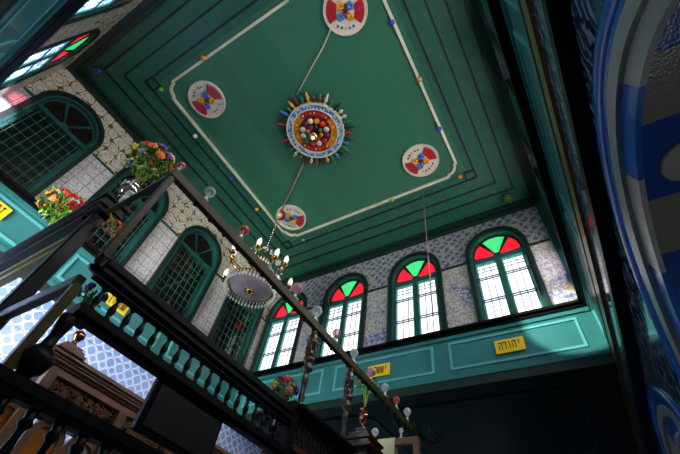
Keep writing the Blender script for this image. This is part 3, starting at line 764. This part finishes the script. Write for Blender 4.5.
# ledge with the turned columns
lg = thing('ledge_canopy', (PX, 2.3, 1.0), 'dark moulded ledge over small spindles carrying two turned columns', 'canopy')
l = MB()
for z0, z1, w in ((1.3, 1.32, .06), (1.32, 1.355, .09), (1.355, 1.38, .12)): l.box(PX-.3-w, PX+w-.02, 2.4-w/2, 3.18+w/2, z0, z1)
l.build('cornice', 'black_wood', lg)
MB().box(PX-.04, PX+.04, 2.385, 3.12, 1.07, 1.11).build('rail', 'red_wood', lg)
s0 = MB().lathe((PX, 2.46, 1.12), baluster_prof(.18, .018), 8).build('spindle', 'black_wood', lg, True)
for k in range(1, 11):
    c = s0.copy(); COL.objects.link(c); c.parent = lg; c.location = Vector((0, .06*k, 0))
MB().box(PX-.05, PX+.05, 2.385, 3.12, .98, 1.05).build('lower_rail', 'black_wood', lg)
MB().box(PX-.05, PX+.04, 3.13, 3.2, .6, 1.3).build('post', 'black_wood', lg)
colp = [(.03, 0), (.045, .01), (.03, .03), (.022, .06), (.03, .1), (.02, .14), (.028, .22), (.03, .28), (.022, .31), (.05, .33), (.05, .35), (.03, .37), (.045, .4), (.05, .42), (.05, .44), (.03, .455),
        (.03, .56), (.05, .57), (.055, .6), (.035, .62), (.045, .65), (.03, .68), (.025, .72)]
c1 = thing('turned_column', (PX, 2.42, 1.38), 'dark turned column with open lantern bulge under the clear glass lamp', 'column')
def column(root, y):
    MB().lathe((PX, y, 1.38), [(a, b*1.06) for a, b in colp], 16).build('shaft', 'col_wood', root, True)
    cg = MB()
    for k in range(6): q = 2*PI*k/6; cg.tube([(PX+.04*math.cos(q), y+.04*math.sin(q), 1.87), (PX+.05*math.cos(q), y+.05*math.sin(q), 1.93), (PX+.04*math.cos(q), y+.04*math.sin(q), 1.99)], .008, 6)
    cg.build('lantern_bars', 'col_wood', root)
    MB().lathe((PX, y, 2.1), [(.02, 0), (.028, .02), (.02, .05)], 12).build('brass_collar', 'brass', root, True)
column(c1, 2.42)
c2 = copy_tree(c1); c2.location = (PX, 3.13, 1.38); c2['label'] = 'dark turned column rising beside the copper vase'
# copper vase on stepped pedestal
pd = thing('stepped_pedestal', (-2.2, 3.85, ZF), 'brown stepped wooden pedestal under the copper vase', 'pedestal')
st = MB()
for z0, z1, w in ((ZF, 1.6, .12), (1.6, 1.64, .19), (1.64, 1.69, .15), (1.69, 1.72, .17), (1.72, 1.78, .12), (1.78, 1.84, .07)): st.box(-2.2-w, -2.2+w, 3.85-w, 3.85+w, z0, z1)
st.build('steps', 'col_wood', pd, bevel=.006)
va = tag(MB().lathe((-2.2, 3.83, 1.84), [(.03, 0), (.018, .02), (.018, .05), (.045, .08), (.06, .12), (.058, .16), (.035, .19), (.05, .215), (.055, .225)], 20).build('copper_vase', 'copper', smooth=True), 'copper vase with flowers on the stepped pedestal', 'vase')
# cloth on the end rail
cl = MB(); n = 14; vs = []; fs = []
for i in range(n+1):
    x = -2.52 + .3*i/n; wv = .012*math.sin(i*1.9)
    for (y, z) in ((4.785+wv, 1.75), (4.785+wv*.6, 1.98), (4.78, 2.1), (4.74, 2.112), (4.7, 2.108), (4.692-wv*.6, 1.98), (4.69-wv, 1.62)): vs.append((x, y, z))
for i in range(n):
    for k in range(6): fs.append((i*7+k, i*7+k+1, i*7+7+k+1, i*7+7+k))
cl.face(vs, fs)
c = cl.build('hanging_cloth', 'cloth', smooth=True); md = c.modifiers.new('s', 'SOLIDIFY'); md.thickness = .005
tag(c, 'cream cloth draped over the brown end rail', 'cloth')

# ------------------------------------------------------------------ carved cabinet behind the platform
cx0 = -3.5
cb = thing('carved_cabinet', (cx0, 1.1, ZF), 'brown wooden cabinet with carved fretwork panels behind the balusters', 'cabinet')
co = MB()
for z0, z1, w in ((1.35, 1.37, .02), (1.37, 1.39, .045), (1.39, 1.41, .06), (1.41, 1.44, .08)): co.box(cx0-.4, cx0+w, 1.1-w, 3.3, z0, z1)
co.build('cornice', 'brown_wood', cb)
MB().box(cx0-.35, cx0, 1.12, 3.3, 1.29, 1.36).build('frieze', 'brown_wood', cb)
for y in (1.12, 1.82, 2.4, 3.0): MB().box(cx0-.06, cx0+.02, y, y+.08, ZF, 1.29).build('post', 'brown_wood', cb)
for ya, yb in ((1.2, 1.82), (1.9, 2.4), (2.48, 3.0)):
    MB().box(cx0-.08, cx0-.06, ya, yb, 1.0, 1.29).build('backing', 'void', cb)
    fm = MB(); nn = 26
    for k in range(330):
        y = random.uniform(ya+.02, yb-.02); z = random.uniform(1.1, 1.28); a = random.uniform(0, PI); r = random.uniform(.012, .022)
        P = [(cx0-.04+.008*math.sin(j), y+r*math.cos(a+j*.7), z+r*math.sin(a+j*.7)) for j in range(5)]
        fm.tube(P, .0045, 4)
    fm.build('fretwork', 'fret', cb)
    ar = MB(); q = 14; A_, B_ = [], []
    for j in range(q+1):
        f = j/q; y = ya+(yb-ya)*f; z = 1.1 - .07*math.sin(PI*f)
        A_.append((y, z)); B_.append((y, z-.035))
    T = lambda u, d, z: Vector((cx0+d, u, z))
    MB(T).strip(A_, B_, -.05, .02).build('arched_rail', 'brown_wood', cb)
MB().box(cx0-.05, cx0-.02, 1.2, 3.0, .3, .72).build('door_panel', 'brown_wood', cb)
T = lambda u, d, z: Vector((cx0+d, u, z))
for c_, m_ in ((1.08, 'amber'), (1.42, 'amber'), (1.72, 'grey_glass'), (2.05, 'grey_glass')):
    MB(T).strip(arch_line(c_, .15, .72, .88, 12), arch_line(c_, .1, .72, .88, 12), -.07, -.02).build('arch_frame', 'brown_wood', cb)
    MB(T).prism(arch_line(c_, .105, .72, .88, 12), -.055, -.045).build('arch_pane', m_, cb)
pz = MB()
for z0, z1, w in ((1.44, 1.46, .12), (1.46, 1.49, .1), (1.49, 1.52, .075)): pz.box(cx0-w-.02, cx0+w-.02, 1.1-w+.06, 1.1+w+.06, z0, z1)
pz.build('finial_base', 'brown_wood', cb)
MB().lathe((cx0-.02, 1.16, 1.52), [(.06, 0), (.035, .02), (.02, .05), (.035, .07), (.05, .1), (.045, .13), (.02, .15), (.008, .16)], 18).build('finial', 'copper', cb, True)

# reddish turned vase inside the balustrade end
tag(MB().lathe((PX-.15, 2.33, 1.03), [(.05, 0), (.03, .02), (.045, .06), (.055, .1), (.03, .14), (.02, .16), (.035, .18), (.02, .2)], 16).build('small_turned_vase', 'copper', smooth=True), 'small copper red turned vase behind the end of the balustrade', 'vase')
vs_ = MB().lathe((PX-.15, 2.33, 1.23), [(.005, 0), (.01, .12)], 8).build('vase_stem', 'stem', None)
tag(vs_, 'thin white stem under the small bouquet at balustrade end', 'stem')

# ------------------------------------------------------------------ glass lamps on the rail
GL = 'glass lamps set along the wooden lamp rail'
lamps = [(.79, 'g_clear', .05, 'first clear glass lamp from the big bouquet, on the lamp rail'), (1.22, 'g_red', .052, 'reddish glass lamp above the chandelier, on the lamp rail'),
 (2.03, 'g_pink', .062, 'large pinkish glass lamp in front of red window pane, on rail'), (2.39, 'g_clear', .058, 'tall clear glass lamp over the turned column'),
 (2.78, 'g_red', .05, 'salmon red glass lamp before the second far window'), (3.17, 'g_white', .052, 'white glass lamp above the sill, left of yellow sign'),
 (3.58, 'g_pink', .055, 'pink glass lamp in front of the middle yellow sign'), (3.95, 'g_white', .052, 'white glass lamp just right of the middle yellow sign'),
 (4.27, 'g_red', .05, 'red glass lamp near the lower end of the rail'), (4.6, 'g_white', .055, 'last white glass lamp at the lower end of the rail')]
def lamp(x, y, zb, m, r, lb, h=.06):
    t = thing('glass_lamp', (x, y, zb), lb, 'lamp', GL)
    MB().lathe((x, y, zb), [(.03, 0), (.03, .008), (.014, .012), (.013, h)], 12).build('stem', 'stem', t, True)
    MB().lathe((x, y, zb+h-.02), [(.012, 0), (.015, .022), (r*.55, .03+r*.2), (r*.9, .03+r*.6), (r, .03+r*1.05), (r*.88, .03+r*1.5), (r*.6, .03+r*1.85), (r*.5, .03+r*1.95)], 16).build('globe', m, t, True)
    MB().lathe((x, y, zb+h-.01), [(.008, 0), (.01, .04), (.004, .06)], 8).build('wick', 'stem', t, True)
    return t
for y, m, r, lb_ in lamps: lamp(PX, y, 2.24, m, r*.9, lb_)
lamp(-2.53, 4.738, 2.1, 'g_white', .05, 'white glass lamp on the cross rail above the cloth')
lamp(-2.15, 4.738, 2.1, 'g_white', .03, 'small white lamp stub on the cross rail right of the cloth')
lamp(PX-.02, .5, 2.24, 'g_red', .03, 'small pinkish glass lamp on top of the corner post')

# ------------------------------------------------------------------ flowers
cupp = tag(MB().lathe((-2.78, .5, 2.37), [(.03, 0), (.035, .01), (.02, .025), (.05, .05), (.08, .1), (.085, .15), (.075, .17), (.09, .185)], 22).build('silver_vase', 'silver', smooth=True), 'round silver vase under the big bouquet', 'vase')
tag(MB().lathe((-2.62, .5, 2.21), [(.02, 0), (.035, .015), (.035, .06), (.025, .09), (.04, .11), (.038, .13)], 16).build('glass_cup', 'g_clear', smooth=True), 'small clear glass cup beside the silver vase', 'cup')
def bouquet(c, r, cols, nl, nf, lb, stem_to=None, squash=.9, fr=.03, grp='bouquets on the platform'):
    c = Vector(c); t = thing('bouquet', c, lb, 'flowers', grp)
    L = MB(); P = MB()
    for i in range(nl):
        d = Vector((random.gauss(0, 1), random.gauss(0, 1), random.gauss(0, 1)*squash+.1)).normalized()
        p = c + d*r*random.uniform(.3, .98)
        a = (d + Vector((random.gauss(0,.5), random.gauss(0,.5), random.gauss(0,.5)))).normalized(); s_ = a.cross(Vector((random.gauss(0,1), random.gauss(0,1), random.gauss(0,1)))).normalized()
        n_ = a.cross(s_); l = random.uniform(.1, .2)*r*1.6; w = l*.36
        mb = L if random.random() < .7 else P
        q = [p, p+a*l*.5+s_*w+n_*l*.08, p+a*l, p+a*l*.5-s_*w+n_*l*.08, p+a*l*.5-n_*l*.05]
        mb.face([tuple(v) for v in q], [(0,1,4),(1,2,4),(2,3,4),(3,0,4)])
    L.build('foliage', 'leaf', t); P.build('pale_foliage', 'leaf_pale', t)
    S = MB(); bot = Vector(stem_to) if stem_to else c - Vector((0,0,r*1.1))
    for i in range(7):
        d = Vector((random.gauss(0,1), random.gauss(0,1), abs(random.gauss(0,.6))))*r*.35
        S.tube([bot, bot.lerp(c, .5)+d*.3, c+d], .006, 5)
    S.build('stems', 'leaf_pale', t)
    for i in range(nf):
        q = 2*PI*i*.618; h = 1-(i+.5)/nf*1.1
        h = 1-(i+.5)/nf*1.55; rr = math.sqrt(max(.05, 1-min(1, h*h)))
        p = c + Vector((rr*math.cos(q)*r*.9, rr*math.sin(q)*r*.9, h*r*.8+.1*r))
        F = MB(); nrm = (p-c).normalized(); R = Vector((0,0,1)).rotation_difference(nrm).to_matrix(); f = fr*random.uniform(.75, 1.2)
        for ring_, cnt in ((.75, 7), (.35, 4)):
            for j in range(cnt):
                a = 2*PI*j/cnt + ring_; pos = p + R @ Vector((math.cos(a)*f*ring_, math.sin(a)*f*ring_, f*(.5-ring_*.5)))
                F.ball(pos, f*.5, 6, (1,1,.6), R)
        col = cols[i % len(cols)]
        tag(F.build('blossom', col, t, True), {'f_orange': 'orange', 'f_red': 'red', 'f_purple': 'purple', 'f_lilac': 'lilac', 'f_yellow': 'yellow', 'f_pink': 'pink'}[col] + ' blossom')
    return t
bouquet((-2.72, .46, 2.86), .2, ['f_orange', 'f_purple', 'f_orange', 'f_lilac', 'f_red', 'f_yellow', 'f_purple'], 420, 26, 'big bouquet of orange, red and purple flowers in silver vase', (-2.78, .5, 2.55), fr=.04)
bouquet((-3.9, .36, 2.72), .2, ['f_red', 'f_orange', 'f_purple', 'f_red', 'f_orange'], 380, 18, 'bouquet of red and orange flowers behind the heavy beam at left', (-3.9, .45, 2.38), fr=.045)
bouquet((-2.12, .625, 1.19), .07, ['f_lilac', 'f_purple'], 90, 7, 'small lilac bouquet seen between the first balusters', (-2.12, .625, 1.045), fr=.02)
bouquet((-2.76, .6, 2.08), .07, ['f_orange', 'f_pink', 'f_red'], 80, 8, 'small orange blossoms modelled in place of a reflection in the lattice window, below the silver vase', (-2.75, .52, 2.17), fr=.022)  # added blossoms stand in for a bouquet's reflection in the window glass
bouquet((-2.1, 2.3, 1.5), .11, ['f_pink', 'f_purple', 'f_yellow', 'f_red'], 260, 9, 'small mixed bouquet with pink rose at the end of balustrade', (-2.14, 2.33, 1.32), fr=.032)
bouquet((-2.2, 3.86, 2.4), .14, ['f_orange', 'f_yellow', 'f_pink'], 200, 7, 'loose bouquet in the copper vase behind the lamp rail', (-2.2, 3.83, 2.05), fr=.032)

# dark fixture in the far aisle
fx = thing('iron_chandelier', (-2.35, 5.9, 2.83), 'dark many armed hanging fixture under the far aisle ceiling', 'light fixture')
MB().tube([(-2.35, 5.9, 2.82), (-2.35, 5.9, 2.62)], .015).build('rod', 'black_iron', fx)
MB().ball((-2.35, 5.9, 2.6), .06, 12).build('hub', 'black_iron', fx, True)
for k in range(9):
    q = 2*PI*k/9; c, s_ = math.cos(q), math.sin(q)
    a = MB().tube([(-2.35+.05*c, 5.9+.05*s_, 2.6), (-2.35+.2*c, 5.9+.2*s_, 2.55), (-2.35+.33*c, 5.9+.33*s_, 2.62)], .012, 6).build('arm', 'black_iron', fx, True)
    MB().lathe((-2.35+.33*c, 5.9+.33*s_, 2.62), [(.02, 0), (.03, .03), (.005, .09)], 8).build('bulb', 'dark_green', a, True)

# ------------------------------------------------------------------ light
def area(name, loc, tgt, sx, sy, pw, col):
    l = bpy.data.lights.new(name, 'AREA'); l.shape = 'RECTANGLE'; l.size = sx; l.size_y = sy; l.energy = pw; l.color = col
    o = bpy.data.objects.new(name, l); COL.objects.link(o); o.location = loc
    o.rotation_euler = (Vector(tgt)-Vector(loc)).to_track_quat('-Z', 'Y').to_euler(); return o
al = area('left_wall_fill', (-4.1, -2.4, 1.0), (-5.5, 1.3, 2.7), 1.4, 1.6, 160, (.80, .92, 1.0)); al.data.spread = math.radians(85)  # added area light to brighten the left wall and panels; no door there
sp = bpy.data.lights.new('sunbeam', 'SPOT'); sp.energy = 3500; sp.spot_size = math.radians(9.5); sp.spot_blend = .4; sp.shadow_soft_size = .02; sp.color = (.9, 1, .92)
so = bpy.data.objects.new('sunbeam', sp); COL.objects.link(so); so.location = (-2.95, -.93, 4.4)
so.rotation_euler = (Vector((.2, 4.9, 3.42))-so.location).to_track_quat('-Z', 'Y').to_euler()
def spot(name, loc, tgt, ang, pw, col):
    l = bpy.data.lights.new(name, 'SPOT'); l.energy = pw; l.spot_size = math.radians(ang); l.spot_blend = .6; l.shadow_soft_size = .03; l.color = col
    o = bpy.data.objects.new(name, l); COL.objects.link(o); o.location = loc
    o.rotation_euler = (Vector(tgt)-Vector(loc)).to_track_quat('-Z', 'Y').to_euler()
spot('stained_sunlight', (-4.2, -.72, 4.5), (-5.5, -.9, 4.3), 26, 300, (.85, .75, 1))
spot('stained_sunlight', (-4.3, -.85, 4.6), (-5.5, -.86, 4.72), 14, 90, (1, .2, .35))
spot('stained_sunlight', (.42, 4.0, 4.3), (.3, 4.9, 4.4), 40, 22, (.75, .6, 1))
spot('stained_sunlight', (.42, 4.1, 3.95), (.3, 4.9, 3.85), 34, 22, (1, .7, .3))
area('aisle_fill', (1.9, 2.2, -.8), (1.2, 2, 2.4), .6, .6, 5, (.9, .95, 1))  # added weak light to lift the aisle ceiling; no lamp hangs there
w = bpy.data.worlds.new('world'); sc.world = w; w.use_nodes = True
w.node_tree.nodes['Background'].inputs[0].default_value = (.55, .7, .9, 1); w.node_tree.nodes['Background'].inputs[1].default_value = .16

# ------------------------------------------------------------------ camera
R = [[0.8567889382416005, 0.32496347169490736, 0.40038913242346663], [0.5015699415288508, -0.7054821566733687, -0.5007219990875553], [0.11975102948023483, 0.6298362236958793, -0.767441217461597]]
cam = bpy.data.cameras.new('camera'); co_ = bpy.data.objects.new('camera', cam); COL.objects.link(co_)
co_.matrix_world = Matrix(R).to_4x4()
cam.sensor_width = 36; cam.lens = 377.34/680*36; cam.clip_start = .02
sc.camera = co_
sc.view_settings.view_transform = 'Standard'; sc.view_settings.look = 'None'; sc.view_settings.gamma = 1
sc.view_settings.use_curve_mapping = False; sc.view_settings.exposure = 0
sc.cycles.use_denoising = True; sc.cycles.max_bounces = 6; sc.cycles.sample_clamp_indirect = 4
